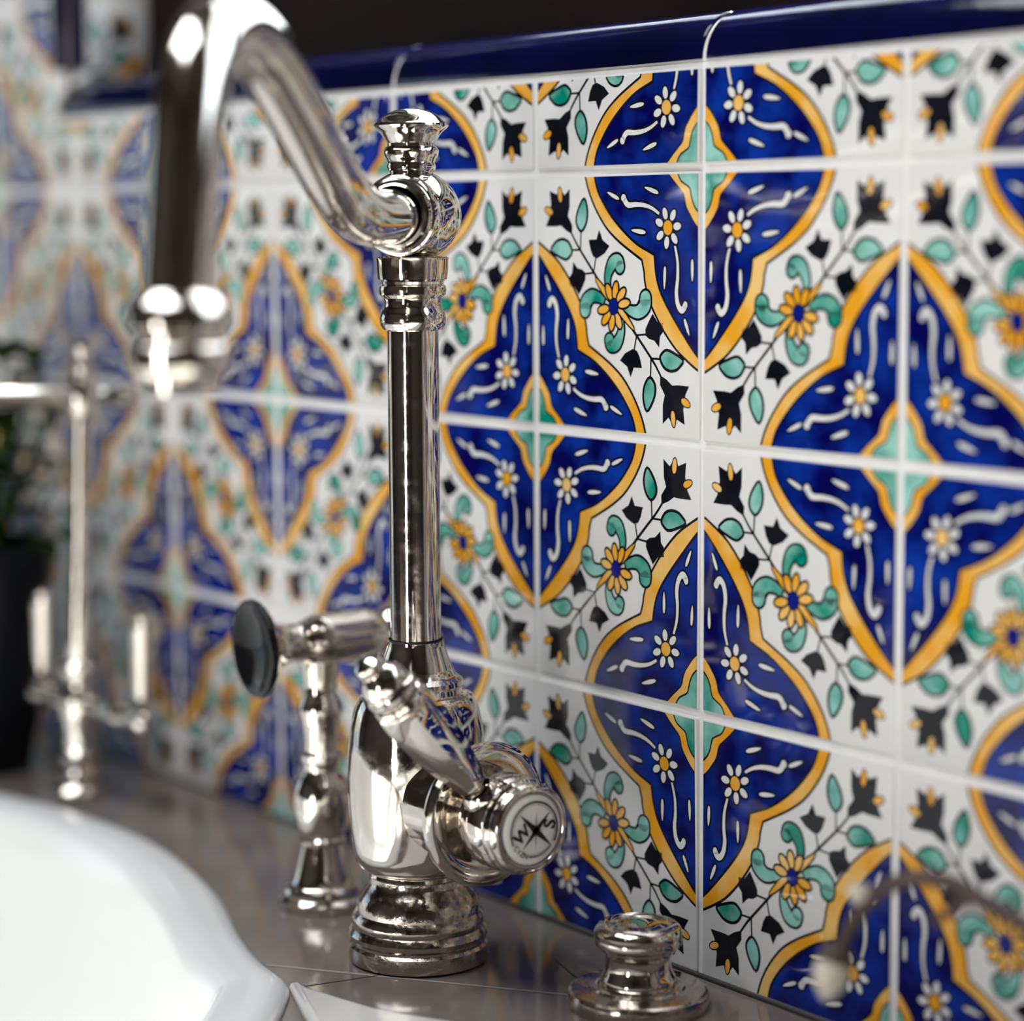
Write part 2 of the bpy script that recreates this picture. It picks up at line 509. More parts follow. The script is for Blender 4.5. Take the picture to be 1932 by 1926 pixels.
# glazed tiles
TOPV = 0.370
for i in range(-8, 6):
    for j in range(-5, 3):
        x0 = 0.1 * i; z0 = 0.1 * (2 - j)                # j: rows counted downward, row 0 spans z 0.2 to 0.3
        u1, v1, u0, v0 = 1.0, 1.0, 0.0, 0.0
        if z0 > 0.25:
            if x0 >= -0.501:
                if j != -1:
                    continue
                v1 = TOPV
            else:
                if x0 > -0.601:                          # tile column cut by the vertical liner
                    if j == -1:
                        pass
                    u1 = 0.725 if j < -1 else 0.725
        # parity of the upper left corner: even corners are quatrefoil centres
        par = (i + j) % 2
        tx, ty = random.gauss(0, 0.006), random.gauss(0, 0.006)
        if (i, j) == (1, 1):
            tx, ty = 0.004, 0.004
        if (i, j) == (0, 1):
            tx, ty = -0.004, 0.002
        if (i, j) == (1, 2):
            tx, ty = 0.0, 0.003
        paint_tile(mb, V((x0, 0, z0)), V((0.1, 0, 0)), V((0, 0, 0.1)), V((0, -1, 0)), par == 1, u0, u1, v0, v1, (tx, ty))
        if x0 > -0.601 and x0 < -0.501 and z0 > 0.25 and j == -1:
            # sliver between liner line and the cap, under the corner of the opening
            paint_tile(mb, V((x0, 0, z0)), V((0.1, 0, 0)), V((0, 0, 0.1)), V((0, -1, 0)), par == 1, 0.725, 1.0, 0.0, TOPV, (0, 0))
# tiled return inside the opening
for kz in range(0, 5):
    paint_tile(mb, V((-0.513, 0.0135 - 0.064, 0.30 + 0.1 * kz)), V((0, 0.1, 0)), V((0, 0, 0.1)), V((1, 0, 0)), kz % 2 == 1, 0.64, 1.0, 0.58 if kz == 0 else 0.0, 1.0)
mb.box((-0.5155, 0.0132, 0.357), (-0.5143, 0.051, 0.80), M_grout)
struct(mb.build('wall_back', sharp=40))

mb = MB(); mb.box((RX0, RY0 - 0.1, ZF), (0.44, RY0, ZC), M_plaster); mb.box((0.76, RY0 - 0.1, ZF), (RX1, RY0, ZC), M_plaster)
mb.box((0.44, RY0 - 0.1, ZF), (0.76, RY0, -0.60), M_plaster); mb.box((0.44, RY0 - 0.1, 0.31), (0.76, RY0, ZC), M_plaster)
struct(mb.build('wall_front'))
mb = MB(); mb.box((RX0 - 0.1, RY0, ZF), (RX0, -1.45, ZC), M_plaster); mb.box((RX0 - 0.1, -0.45, ZF), (RX0, WT, ZC), M_plaster)
mb.box((RX0 - 0.1, -1.45, ZF), (RX0, -0.45, -0.25), M_plaster); mb.box((RX0 - 0.1, -1.45, 0.85), (RX0, -0.45, ZC), M_plaster)
struct(mb.build('wall_left'))
struct(slab_mb((RX1, RY0, ZF), (RX1 + 0.1, WT, ZC), M_plaster).build('wall_right'))
struct(slab_mb((RX0 - 0.1, RY0 - 0.1, ZF - 0.08), (RX1 + 0.1, WT, ZF), M_floor).build('floor'))
mb = MB()
for lo, hi in (((RX0 - 0.1, RY0 - 0.1), (-1.10, WT)), ((0.40, RY0 - 0.1), (RX1 + 0.1, WT)), ((-1.10, RY0 - 0.1), (0.40, -1.15)), ((-1.10, -0.35), (0.40, WT))):
    mb.box((lo[0], lo[1], ZC), (hi[0], hi[1], ZC + 0.08), M_ceiling)
struct(mb.build('ceiling'))
mb = MB(); g = MB()
for x0, x1, y0, y1 in ((-1.10, 0.40, -1.15, -1.10), (-1.10, 0.40, -0.40, -0.35), (-1.10, -1.05, -1.10, -0.40), (0.35, 0.40, -1.10, -0.40), (-0.37, -0.33, -1.10, -0.40)):
    mb.box((x0, y0, ZC + 0.01), (x1, y1, ZC + 0.05), M_wood)
g.box((-1.06, -1.11, ZC + 0.025), (0.36, -0.39, ZC + 0.03), M_pane)
o = struct(mb.build('added_skylight')); g.build('pane', o)  # unseen roof opening, made up to go with the overhead fill
struct(slab_mb((-9, -9, ZF - 0.14), (9, 9, ZF - 0.085), M_patio).build('ground'))

def window(name, axis, a0, a1, z0, z1, c, t, mull_v, mull_h, rail, bottom):
    """dark wooden window; axis 'x': runs along x at y=c; axis 'y': runs along y at x=c"""
    mb = MB(); g = MB()
    def B(p0, p1, q0, q1, d0=0.0, d1=None, tgt=mb, mm=M_wood):
        d1 = t if d1 is None else d1
        if axis == 'x':
            tgt.box((p0, c + d0, q0), (p1, c + d1, q1), mm)
        else:
            tgt.box((c + d0, p0, q0), (c + d1, p1, q1), mm)
    B(a0, a1, z0, z0 + bottom); B(a0, a1, z1 - rail, z1)
    B(a0, a0 + rail, z0 + bottom, z1 - rail); B(a1 - rail, a1, z0 + bottom, z1 - rail)
    for k in range(1, mull_v + 1):
        x = a0 + (a1 - a0) * k / (mull_v + 1)
        B(x - 0.014, x + 0.014, z0 + bottom, z1 - rail, t * 0.2, t * 0.8)
    for k in range(1, mull_h + 1):
        z = z0 + bottom + (z1 - z0 - bottom) * k / (mull_h + 1)
        B(a0 + rail, a1 - rail, z - 0.012, z + 0.012, t * 0.2, t * 0.8)
    B(a0 + rail, a1 - rail, z0 + bottom, z1 - rail, t * 0.45, t * 0.55, g, M_pane)
    o = struct(mb.build(name))
    g.build('pane', o)
    return o
window('window_1', 'x', -0.5135, 0.62, 0.3575, 1.25, 0.052, 0.05, 1, 1, 0.045, 0.050)
window('window_2', 'x', 0.44, 0.76, -0.60, 0.31, RY0 - 0.07, 0.04, 0, 1, 0.04, 0.05)
window('window_3', 'y', -1.45, -0.45, -0.25, 0.85, RX0 - 0.07, 0.04, 1, 2, 0.05, 0.06)

# navy bullnose cap along the sill, 0.2 m pieces, white joints between
def cap_profile(r, d, n=12, inset=0.0):
    P = [(0.002, 0.0)]
    for k in range(n + 1):
        a = pi / 2 * k / n
        P.append(((1 - cos(a)) * r - 0.0004 + inset, sin(a) * r - inset))
    P.append((d, r - inset))
    return P
mb = MB()
def extr(mb, prof, f, s0, s1, m, rnd=0.0012):
    rows = []
    for s, q in ((s0, 0.85), (s0 + rnd * 0.3, 0.96), (s0 + rnd, 1.0), (s1 - rnd, 1.0), (s1 - rnd * 0.3, 0.96), (s1, 0.85)):
        rows.append([f(s, p[0] + (1 - q) * 0.004, p[1] * (1 - (1 - q) * 0.12)) for p in prof])
    mb.grid(rows, m, closed=False)
capf = lambda s, y, z: V((s, y, 0.3385 + z))
R = 0.0180
x = -0.4995
edges = [-0.517] + [-0.4, -0.2, 0.0, 0.2, 0.4, 0.6]
for a, b in zip(edges[:-1], edges[1:]):
    extr(mb, cap_profile(R, 0.0515), capf, a + 0.001, b - 0.001, M_cap)
extr(mb, cap_profile(R, 0.0515, inset=0.0007), capf, -0.515, 0.60, M_grout, 0.0001)
mb.box((-0.5265, 0.0010, 0.3368), (0.60, 0.0045, 0.3387), M_grout)
struct(mb.build('trim_1', sharp=50))
# vertical navy liner down the side of the opening
mb = MB()
capv = lambda s, y, x: V((-0.5268 + x, y, s))
RV = 0.0135
for a, b in ((0.3615, 0.56), (0.56, 0.76)):
    extr(mb, cap_profile(RV, 0.0140), capv, a + 0.001, b - 0.001, M_cap)
extr(mb, cap_profile(RV, 0.0140, inset=0.0007), capv, 0.353, 0.76, M_grout, 0.0001)
# pale mitre where the liner meets the sill cap
arc = [V((-0.5268 + (1 - cos(pi / 2 * k / 8)) * 0.0135 + 0.002, -0.0008 + (1 - cos(pi / 2 * k / 8)) * 0.013, 0.3385 + sin(pi / 2 * k / 8) * 0.0195)) for k in range(9)]
mb.tube(arc, 0.0022, M_grout, 12)
struct(mb.build('trim_2', sharp=50))

# ------------------------------------------------------------------ sink, countertop, white slab
SINK = [(-0.50,-0.112),(-0.4195,-0.0904),(-0.3617,-0.0775),(-0.2864,-0.0745),(-0.2075,-0.090),(-0.142,-0.1145),(-0.105,-0.126),(-0.0815,-0.1302),
        (-0.066,-0.140),(-0.045,-0.158),(-0.015,-0.19),(0.02,-0.25),(0.03,-0.33),(0.02,-0.42),(-0.04,-0.50),(-0.14,-0.54),(-0.3,-0.55),(-0.48,-0.54),(-0.61,-0.48),(-0.665,-0.37),(-0.655,-0.25),(-0.60,-0.165)]
OUT = crom(SINK, 6, True)
OUT = [V((p[0], p[1])) for p in OUT]
OUT = ccw([V((p.x, p.y)) for p in [V((q[0], q[1])) for q in OUT]])
def smooth_ring(P, it):
    for _ in range(it):
        P = [(P[i - 1] + P[i] * 2 + P[(i + 1) % len(P)]) / 4 for i in range(len(P))]
    return P
def inset_ring(d, it=0):
    P = [V(p) for p in OUT]
    step = 0.004
    while d > 1e-6:
        s = min(step, d)
        P = offset(P, -s); P = smooth_ring(P, 1); d -= s
    return smooth_ring(P, it)
mb = MB()
rows = []
for d, z in ((0.0125, 0.0003), (0.0, 0.0003), (0.0, 0.0012), (0.0012, 0.0032), (0.004, 0.0052), (0.008, 0.0062), (0.016, 0.0062), (0.021, 0.0056), (0.025, 0.0036), (0.028, -0.001),
             (0.031, -0.010), (0.034, -0.030), (0.037, -0.08), (0.041, -0.125), (0.050, -0.150), (0.068, -0.163), (0.10, -0.168)):
    rows.append([V((p.x, p.y, z)) for p in inset_ring(d, 1 if d > 0.02 else 0)])
cen = V((-0.315, -0.32, -0.171))
last = rows[-1]
rows.append([p.lerp(cen, 0.6) + V((0, 0, -0.0012)) for p in last])
rows.append([p.lerp(cen, 0.97) for p in last])
mb.grid(rows, M_ceramic, cap1=True)
sk = thing('kitchen_sink', 'white ceramic inset sink with a rounded rim in the stone worktop', 'sink', (-0.315, -0.32, 0))
def under(root, mb, name, sharp=35):
    return mb.build(name, root, sharp, rel=root.location.copy())
under(sk, mb, 'basin', 60)
mb = MB(); mb.lathe([(0, 0.003), (0.02, 0.0025), (0.038, 0.002), (0.042, 0.0005), (0.043, -0.002)], M_nickel, M.Translation(cen))
under(sk, mb, 'drain')

# stone worktop around the sink hole
mb = MB()
N_ = len(OUT)
cx, cy = -0.30, -0.32
X0, X1, Y0, Y1 = -1.5, 1.1, -0.66, 0.0038
OI = inset_ring(0.0145)
def to_rect(p):
    dx, dy = p.x - cx, p.y - cy
    t = min(((X1 - cx) / dx if dx > 0 else (X0 - cx) / dx) if abs(dx) > 1e-9 else 1e9, ((Y1 - cy) / dy if dy > 0 else (Y0 - cy) / dy) if abs(dy) > 1e-9 else 1e9)
    return V((cx + dx * t, cy + dy * t))
ring_o = [to_rect(p) for p in OI]
# put exact rectangle corners on the nearest points
for c in ((X0, Y0), (X1, Y0), (X1, Y1), (X0, Y1)):
    k = min(range(N_), key=lambda i: (ring_o[i] - V(c)).length)
    ring_o[k] = V(c)
rows = [[V((p.x, p.y, -0.03)) for p in OI], [V((p.x, p.y, 0)) for p in OI], [V((p.x, p.y, 0)) for p in ring_o], [V((p.x, p.y, -0.03)) for p in ring_o], [V((p.x, p.y, -0.03)) for p in OI]]
mb.grid(rows, M_stone, smooth=False)
def stone_line(p, q, w, m):
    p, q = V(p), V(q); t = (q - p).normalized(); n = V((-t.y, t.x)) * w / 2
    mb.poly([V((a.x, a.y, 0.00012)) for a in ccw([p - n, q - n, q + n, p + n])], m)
stone_line((-0.0815, -0.1285), (-0.0735, -0.088), 0.0007, M_seam_dark)
stone_line((-0.1115, -0.1215), (-0.004, -0.0450), 0.0016, M_pale_line)  # thin pale line drawn across the stone
stone_line((-0.050, -0.030), (-0.004, -0.0445), 0.0006, M_seam_dark)
o = mb.build('worktop', sharp=None)
tag(o, 'grey brown polished stone worktop below the patterned tiles', 'countertop')
# caulk line where tile meets worktop
mb = MB(); mb.tube([V((-1.4, 0.0002, 0.0006)), V((1.05, 0.0002, 0.0006))], 0.0011, M_seam_dark, 10)
struct(mb.build('baseboard_back'))

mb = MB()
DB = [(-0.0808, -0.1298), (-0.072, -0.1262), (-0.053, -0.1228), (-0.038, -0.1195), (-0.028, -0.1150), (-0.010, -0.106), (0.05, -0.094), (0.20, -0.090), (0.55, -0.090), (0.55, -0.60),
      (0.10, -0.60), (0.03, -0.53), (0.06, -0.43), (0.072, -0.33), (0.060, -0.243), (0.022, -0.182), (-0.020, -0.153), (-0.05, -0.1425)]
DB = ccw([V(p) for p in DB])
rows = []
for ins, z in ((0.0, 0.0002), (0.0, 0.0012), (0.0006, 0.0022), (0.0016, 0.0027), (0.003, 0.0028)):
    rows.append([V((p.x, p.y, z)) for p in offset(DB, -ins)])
mb.grid(rows, M_slab, cap1=True)
o = mb.build('white_slab', sharp=60)  # white slab with a curved edge, added over the stone
tag(o, 'white slab with a curved edge beside the sink at the bottom edge', 'white_slab')

# base cabinet carcass under the worktop
mb = MB(); mb.box((-1.48, -0.62, -0.88), (1.08, -0.58, -0.031), M_wood); mb.box((-1.48, -0.58, -0.9), (1.08, -0.0, -0.80), M_wood)
o = mb.build('base_cabinet')
tag(o, 'dark wooden base cabinet under the stone worktop', 'cabinet')

# ------------------------------------------------------------------ kitchen tap
TX, TY = -0.0845, -0.0695
DZ = 0.0030
tap = thing('kitchen_tap', 'tall polished nickel tap with swan neck spout and side lever', 'tap', (TX, TY, 0))
T0 = M.Translation((TX, TY, DZ))
TBASE = M.Translation((TX, TY, 0)) @ M.Diagonal((1, 1, 1.10, 1))
mb = MB()
mb.lathe([(0, 0), (0.0258, 0), (0.0268, 0.0008), (0.0270, 0.0028), (0.0266, 0.0058), (0.0256, 0.0068), (0.0256, 0.0076), (0.0266, 0.0086), (0.0268, 0.0102), (0.0258, 0.0120),
          (0.0252, 0.0126), (0.0256, 0.0138), (0.0254, 0.0156), (0.0243, 0.0172), (0.0238, 0.0178), (0.0236, 0.0200), (0.0226, 0.0228), (0.0206, 0.0254), (0.0190, 0.0272), (0.0186, 0.0284), (0.0184, 0.0300)], M_nickel_worn, TBASE)
under(tap, mb, 'base_flange', 28)
mb = MB()
mb.lathe([(0.0180, 0.0290), (0.0186, 0.0305), (0.0182, 0.0318), (0.0200, 0.0325), (0.0222, 0.0340), (0.0238, 0.0366), (0.0248, 0.041), (0.0258, 0.050), (0.0264, 0.060), (0.0266, 0.068),
          (0.0262, 0.078), (0.0252, 0.088), (0.0238, 0.0945), (0.0222, 0.0985), (0.0212, 0.1000), (0.0195, 0.1008), (0.0175, 0.1012), (0.0172, 0.1030), (0.0180, 0.1042), (0.0178, 0.1058), (0.0165, 0.1068),
          (0.0150, 0.1080), (0.0138, 0.1105), (0.0122, 0.1150), (0.0110, 0.1185), (0.0107, 0.1200), (0.0107, 0.1208), (0.0099, 0.1210)], M_nickel, T0)
under(tap, mb, 'body', 32)
mb = MB()
mb.lathe([(0.0096, 0.1195), (0.0096, 0.2385)], M_nickel, T0)
mb.lathe([(0.0103, 0.1209), (0.0103, 0.1215)], M_dark_gap, T0)
under(tap, mb, 'column')
mb = MB()
mb.lathe([(0.0095, 0.2378), (0.0112, 0.2384), (0.0122, 0.2400), (0.0125, 0.2425), (0.0119, 0.2450), (0.0110, 0.2462), (0.0106, 0.2480), (0.0110, 0.2500), (0.0124, 0.2512), (0.0127, 0.2530), (0.0124, 0.2545),
          (0.0116, 0.2552), (0.0118, 0.2562), (0.0130, 0.2570), (0.0133, 0.2600), (0.0135, 0.2640), (0.0137, 0.2648), (0.0128, 0.2654)], M_nickel, T0)
under(tap, mb, 'neck_collar', 30)
ZB = 0.2805
mb = MB()
prof = [(0.0136, 0.2652)]
for k in range(-9, 10):
    a = radians(k * 7.2)
    prof.append((0.0185 * cos(a), ZB + 0.0172 * sin(a)))
prof += [(0.0088, 0.2975)]
mb.lathe(prof, M_nickel, T0)
HD = V((0.129, -0.170, 0)).normalized()
TP = axis_matrix(V((TX, TY, ZB + DZ)), HD)
mb.lathe([(0.0150, 0.009), (0.0150, 0.0150), (0.0145, 0.0162), (0.0138, 0.0166), (0.0136, 0.0178), (0.0128, 0.0186), (0.0118, 0.0188), (0.0116, 0.0200), (0.0108, 0.0206)], M_nickel, TP)
mb.lathe([(0.0118, 0.0184), (0.0104, 0.0190), (0.0104, 0.0198)], M_dark_gap, TP)
under(tap, mb, 'ball_joint', 30)
mb = MB()
mb.lathe([(0.0088, 0.2970), (0.0092, 0.2985), (0.0088, 0.3000), (0.0092, 0.3012), (0.0101, 0.3026), (0.0103, 0.3042), (0.0097, 0.3054), (0.0088, 0.3060), (0.0088, 0.3070), (0.0098, 0.3084), (0.0106, 0.3098),
          (0.0118, 0.3112), (0.0134, 0.3124), (0.0140, 0.3134), (0.0137, 0.3142), (0.0124, 0.3148), (0.0112, 0.3162), (0.0090, 0.3178), (0.0060, 0.3190), (0.0030, 0.3196), (0, 0.3198)], M_nickel, T0)
under(tap, mb, 'finial', 30)
# spout
T2 = V((TX, TY, DZ - 0.0005))
sp = [(0.012, 0.281), (0.034, 0.2800), (0.052, 0.2808), (0.068, 0.2850), (0.084, 0.2935), (0.104, 0.3065), (0.124, 0.3195), (0.142, 0.3300), (0.156, 0.3352), (0.170, 0.3365), (0.184, 0.3325),
      (0.194, 0.3240), (0.200, 0.3120), (0.2035, 0.298), (0.2065, 0.280), (0.2095, 0.262), (0.2110, 0.2525)]
path = [T2 + HD * s + V((0, 0, z)) for s, z in [(p[0], p[1]) for p in crom([(a, b) for a, b in sp], 6)]]
mb = MB()
nP = len(path)
mb.tube(path, [0.0100 + 0.0011 * i / nP for i in range(nP)], M_nickel, 56)
spout = under(tap, mb, 'spout', 60)
end = path[-1]
mb = MB()
TE = M.Translation((end.x, end.y, end.z))
mb.lathe([(0.0106, 0.006), (0.0120, 0.0048), (0.0135, 0.0035), (0.0155, 0.0010), (0.0160, -0.0012), (0.0158, -0.0042), (0.0148, -0.0052), (0.0132, -0.0060), (0.0132, -0.0082), (0.0146, -0.0090), (0.0152, -0.0100),
          (0.0152, -0.0150), (0.0148, -0.0165), (0.0134, -0.0180), (0.0118, -0.0190), (0.0116, -0.0225), (0.0104, -0.0230), (0.0100, -0.0200), (0, -0.0200)], M_nickel, TE)
under(tap, mb, 'aerator', 30)
# side valve along +X
ZV = 0.0650
TV = axis_matrix(V((TX + 0.0095, TY, ZV)), (1, 0, 0))
mb = MB()
mb.lathe([(0.0200, 0.010), (0.0200, 0.020), (0.0200, 0.0295), (0.0205, 0.0300), (0.0214, 0.0304), (0.0222, 0.0312), (0.0232, 0.0318), (0.0252, 0.0322), (0.0266, 0.0330), (0.0270, 0.0344), (0.0268, 0.0356), (0.0256, 0.0366), (0.0240, 0.0370),
          (0.0180, 0.0362), (0.0140, 0.0358), (0.0130, 0.0362), (0.0126, 0.0380), (0.0122, 0.0430)], M_nickel, TV)
under(tap, mb, 'valve_housing', 28)
TV = axis_matrix(V((TX + 0.0120, TY, ZV)), (1, 0, 0))
lev = MB()
lev.lathe([(0.0100, 0.0405), (0.0125, 0.0408), (0.0160, 0.0414), (0.0176, 0.0426), (0.0180, 0.0445), (0.0178, 0.0480), (0.0176, 0.0510), (0.0170, 0.0524), (0.0166, 0.0530), (0.0172, 0.0538), (0.0176, 0.0550), (0.0174, 0.0562),
           (0.0166, 0.0570), (0.0168, 0.0578), (0.0166, 0.0594), (0.0158, 0.0606), (0.0146, 0.0612), (0.0138, 0.0612), (0.0134, 0.0606), (0.0060, 0.0602), (0, 0.0602)], M_nickel, TV)
hub = under(tap, lev, 'lever_hub', 28)
# porcelain badge
XB = 0.0608
XO = 0.0120
mb = MB()
mb.lathe([(0.0133, XB - 0.0012), (0.0128, XB), (0.0120, XB + 0.0006), (0.0090, XB + 0.0010), (0.0045, XB + 0.0012), (0, XB + 0.0012)], M_porcelain, TV)
badge = mb.build('porcelain_badge', tap, 40, rel=tap.location.copy())
badge['label'] = 'white porcelain badge with a black compass star'
BZ = XB + 0.00145
def bp(x, y):       # badge plane coordinates in radii -> world
    return V((TX + XO + BZ, TY + x * 0.0132, ZV + y * 0.0132))
mb = MB()
def ringarc(r0, r1, a0, a1, m, n=40):
    k0 = [bp(r0 * cos(a0 + (a1 - a0) * i / n), r0 * sin(a0 + (a1 - a0) * i / n)) for i in range(n + 1)]
    k1 = [bp(r1 * cos(a0 + (a1 - a0) * i / n), r1 * sin(a0 + (a1 - a0) * i / n)) for i in range(n + 1)]
    mb.grid([k1, k0], m, closed=False, smooth=False)
ringarc(0.755, 0.805, radians(-30), radians(205), M_blackprint)
ringarc(0.700, 0.716, radians(-35), radians(210), M_greyprint)
ringarc(0.70, 0.765, radians(255), radians(318), M_greyprint)
sc = (0.06, -0.02)
def star_arm(ang, L, wd, m):
    a = radians(ang)
    p = [(sc[0] + L * cos(a), sc[1] + L * sin(a)), (sc[0] - wd * sin(a), sc[1] + wd * cos(a)), (sc[0] - 0.03 * cos(a), sc[1] - 0.03 * sin(a)), (sc[0] + wd * sin(a), sc[1] - wd * cos(a))]
    mb.poly([bp(*q) for q in ccw([V(q) for q in p])], m)
for ang, L, wd in ((137, 0.76, 0.10), (-43, 0.72, 0.10), (44, 0.68, 0.09), (226, 0.68, 0.08)):
    star_arm(ang, L, wd, M_blackprint)
for ang, L, wd in ((88, 0.56, 0.03), (268, 0.58, 0.03), (178, 0.30, 0.022), (0, 0.28, 0.022)):
    star_arm(ang, L, wd, M_greyprint)
mb.build('compass_print', badge, None, rel=tap.location.copy())
def letter(txt, x, y, size, rot, nm, parent):
    cu = bpy.data.curves.new(nm, 'FONT')
    cu.body = txt; cu.size = size * 0.0132; cu.align_x = 'CENTER'; cu.align_y = 'CENTER'
    cu.offset = 0.00018 if size > 0.4 else 0.00004
    tmp = bpy.data.objects.new(nm, cu)
    COL.objects.link(tmp)
    dg = bpy.context.evaluated_depsgraph_get()
    me = bpy.data.meshes.new_from_object(tmp.evaluated_get(dg))
    bpy.data.objects.remove(tmp)
    T = M(((0, 0, 1, 0), (1, 0, 0, 0), (0, 1, 0, 0), (0, 0, 0, 1))) @ M.Rotation(radians(rot), 4, 'Z')
    me.transform(T)
    p = bp(x, y) - tap.location
    me.transform(M.Translation(p))
    me.materials.clear(); me.materials.append(M_blackprint)
    o = bpy.data.objects.new(nm, me)
    COL.objects.link(o); o.parent = parent
letter('W', -0.40, -0.08, 0.52, 40, 'letter', badge)
letter('S', 0.54, 0.10, 0.56, 75, 'letter', badge)
for k, chx in enumerate('CIZN'):
    a = radians(214 + k * 11)
    letter(chx, 0.74 * cos(a), 0.74 * sin(a), 0.20, 214 + k * 11 + 90, 'letter', badge)
# lever grip
LB = V((TX + 0.0575, TY - 0.0100, ZV + 0.0105))
LDIR = V((0.0, -0.69, 0.76)).normalized()
TL = axis_matrix(LB, LDIR, (1, 0, 0)) @ M.Diagonal((1.03, 1.03, 1.07, 1))
mb = MB()
mb.lathe([(0.0060, -0.006), (0.0076, -0.002), (0.0078, 0.001), (0.0066, 0.0035), (0.0056, 0.0045)], M_nickel, TL, 40)
gp = crom([(0.0045, 0.0045), (0.0054, 0.0075), (0.0068, 0.014), (0.0086, 0.024), (0.0096, 0.034), (0.0099, 0.042), (0.0096, 0.0475), (0.0088, 0.0495)], 4)
K = 4
for k in range(K):
    a0, a1 = 2 * pi * (k - 0.18) / K, 2 * pi * (k + 0.82) / K
    rows = []
    for p in gp:
        r, z = p[0], p[1]
        row = []
        for q in range(9):
            a = a0 + (a1 - a0) * q / 8
            rr = r * 1.05 * (0.66 * cos(pi / K) / cos(a - (a0 + a1) / 2) + 0.34)
            row.append(TL @ V((rr * cos(a), rr * sin(a), z)))
        rows.append(row)
    mb.grid(rows, M_nickel, closed=False)
mb.lathe([(0.0080, 0.0488), (0.0094, 0.0494), (0.0098, 0.0508), (0.0094, 0.0522), (0.0087, 0.0528), (0.0092, 0.0536), (0.0096, 0.0548), (0.0093, 0.0562), (0.0084, 0.0570), (0.0080, 0.0580), (0.0084, 0.0592), (0.0080, 0.0608),
          (0.0066, 0.0630), (0.0050, 0.0642), (0.0044, 0.0650), (0.0052, 0.0660), (0.0055, 0.0674), (0.0050, 0.0690), (0.0032, 0.0702), (0, 0.0706)], M_nickel, TL, 48)
under(tap, mb, 'lever', 30)

# ------------------------------------------------------------------ hand sprayer on its pillar
SX, SY = -0.168, -0.0605
sp_ = thing('hand_sprayer', 'nickel hand sprayer with round black face on a turned pillar', 'sprayer', (SX, SY, 0))
TS = M.Translation((SX, SY, 0)) @ M.Diagonal((1.17, 1.17, 1, 1))
mb = MB()
mb.lathe([(0, 0), (0.0155, 0), (0.0160, 0.0015), (0.0158, 0.0035), (0.0140, 0.0048), (0.0134, 0.0055), (0.0140, 0.0068), (0.0134, 0.0084), (0.0118, 0.0092), (0.0112, 0.0100), (0.0100, 0.0130), (0.0088, 0.0180), (0.0076, 0.0240),
          (0.0072, 0.0262), (0.0080, 0.0270), (0.0082, 0.0284), (0.0074, 0.0296), (0.0080, 0.0310), (0.0090, 0.0350), (0.0098, 0.0400), (0.0101, 0.0450), (0.0097, 0.0495), (0.0084, 0.0535), (0.0070, 0.0555), (0.0064, 0.0570),
          (0.0066, 0.0600), (0.0072, 0.0612), (0.0072, 0.0640), (0.0062, 0.0655), (0.0060, 0.0700), (0.0066, 0.0770), (0.0072, 0.0795), (0.0078, 0.0815), (0.0076, 0.0845), (0.0066, 0.0870), (0.0058, 0.0900), (0.0062, 0.0960), (0.0072, 0.1030), (0.0060, 0.1045)], M_nickel, TS, 56)
under(sp_, mb, 'pillar', 30)
TH = axis_matrix(V((SX, SY + 0.004, 0.1115)), (-0.10, -0.985, -0.03))
mb = MB()
mb.lathe([(0, -0.040), (0.0060, -0.0395), (0.0100, -0.0370), (0.0118, -0.0330), (0.0118, -0.0290), (0.0100, -0.0260), (0.0090, -0.0240), (0.0096, -0.0225), (0.0106, -0.0200), (0.0108, -0.0150), (0.0104, -0.0050), (0.0108, 0.0000),
          (0.0104, 0.0060), (0.0092, 0.0090), (0.0078, 0.0130), (0.0080, 0.0190), (0.0098, 0.0245), (0.0140, 0.0280), (0.0182, 0.0300), (0.0196, 0.0318)], M_nickel, TH, 56)
under(sp_, mb, 'head', 35)
mb = MB()
mb.lathe([(0.0194, 0.0312), (0.0202, 0.0325), (0.0198, 0.0342), (0.0184, 0.0346), (0.0166, 0.0334), (0.0120, 0.0318), (0.0060, 0.0308), (0, 0.0306)], M_black_gloss, TH, 56)
f = under(sp_, mb, 'spray_face', 50)
f['label'] = 'glossy black concave spray face'

# ------------------------------------------------------------------ small filter tap further along
FX, FY = -0.4015, -0.0570
ft = thing('filter_tap', 'small two-handled bridge tap with slim column at the far end of the sink', 'tap', (FX, FY, 0))
TF = M.Translation((FX, FY, 0))
mb = MB()
mb.lathe([(0, 0), (0.0108, 0), (0.0112, 0.0020), (0.0108, 0.0050), (0.0092, 0.0066), (0.0084, 0.0080), (0.0090, 0.0105), (0.0092, 0.0135), (0.0080, 0.0155), (0.0072, 0.0170), (0.0078, 0.0195), (0.0080, 0.0220), (0.0070, 0.0240), (0.0058, 0.0255),
          (0.0056, 0.0300), (0.0064, 0.0360), (0.0078, 0.0420), (0.0086, 0.0470), (0.0084, 0.0520), (0.0070, 0.0560), (0.0052, 0.0585), (0.0050, 0.0600), (0.0076, 0.0612), (0.0082, 0.0635), (0.0080, 0.0665), (0.0064, 0.0680), (0.0056, 0.0690)], M_nickel, TF @ M.Diagonal((1.18, 1.18, 1, 1)), 48)
under(ft, mb, 'body', 30)
mb = MB()
mb.lathe([(0.0060, 0.0685), (0.0066, 0.0720), (0.0064, 0.0800), (0.0056, 0.0980), (0.0047, 0.1180), (0.0046, 0.1300), (0.0046, 0.1880), (0.0070, 0.1900), (0.0084, 0.1950), (0.0086, 0.2000), (0.0078, 0.2045), (0.0050, 0.2080), (0.0044, 0.2100),
          (0.0052, 0.2125), (0.0050, 0.2160), (0.0038, 0.2180), (0.0050, 0.2200), (0.0054, 0.2230), (0.0044, 0.2262), (0, 0.2275)], M_nickel, TF, 40)
under(ft, mb, 'column', 30)
mb = MB()
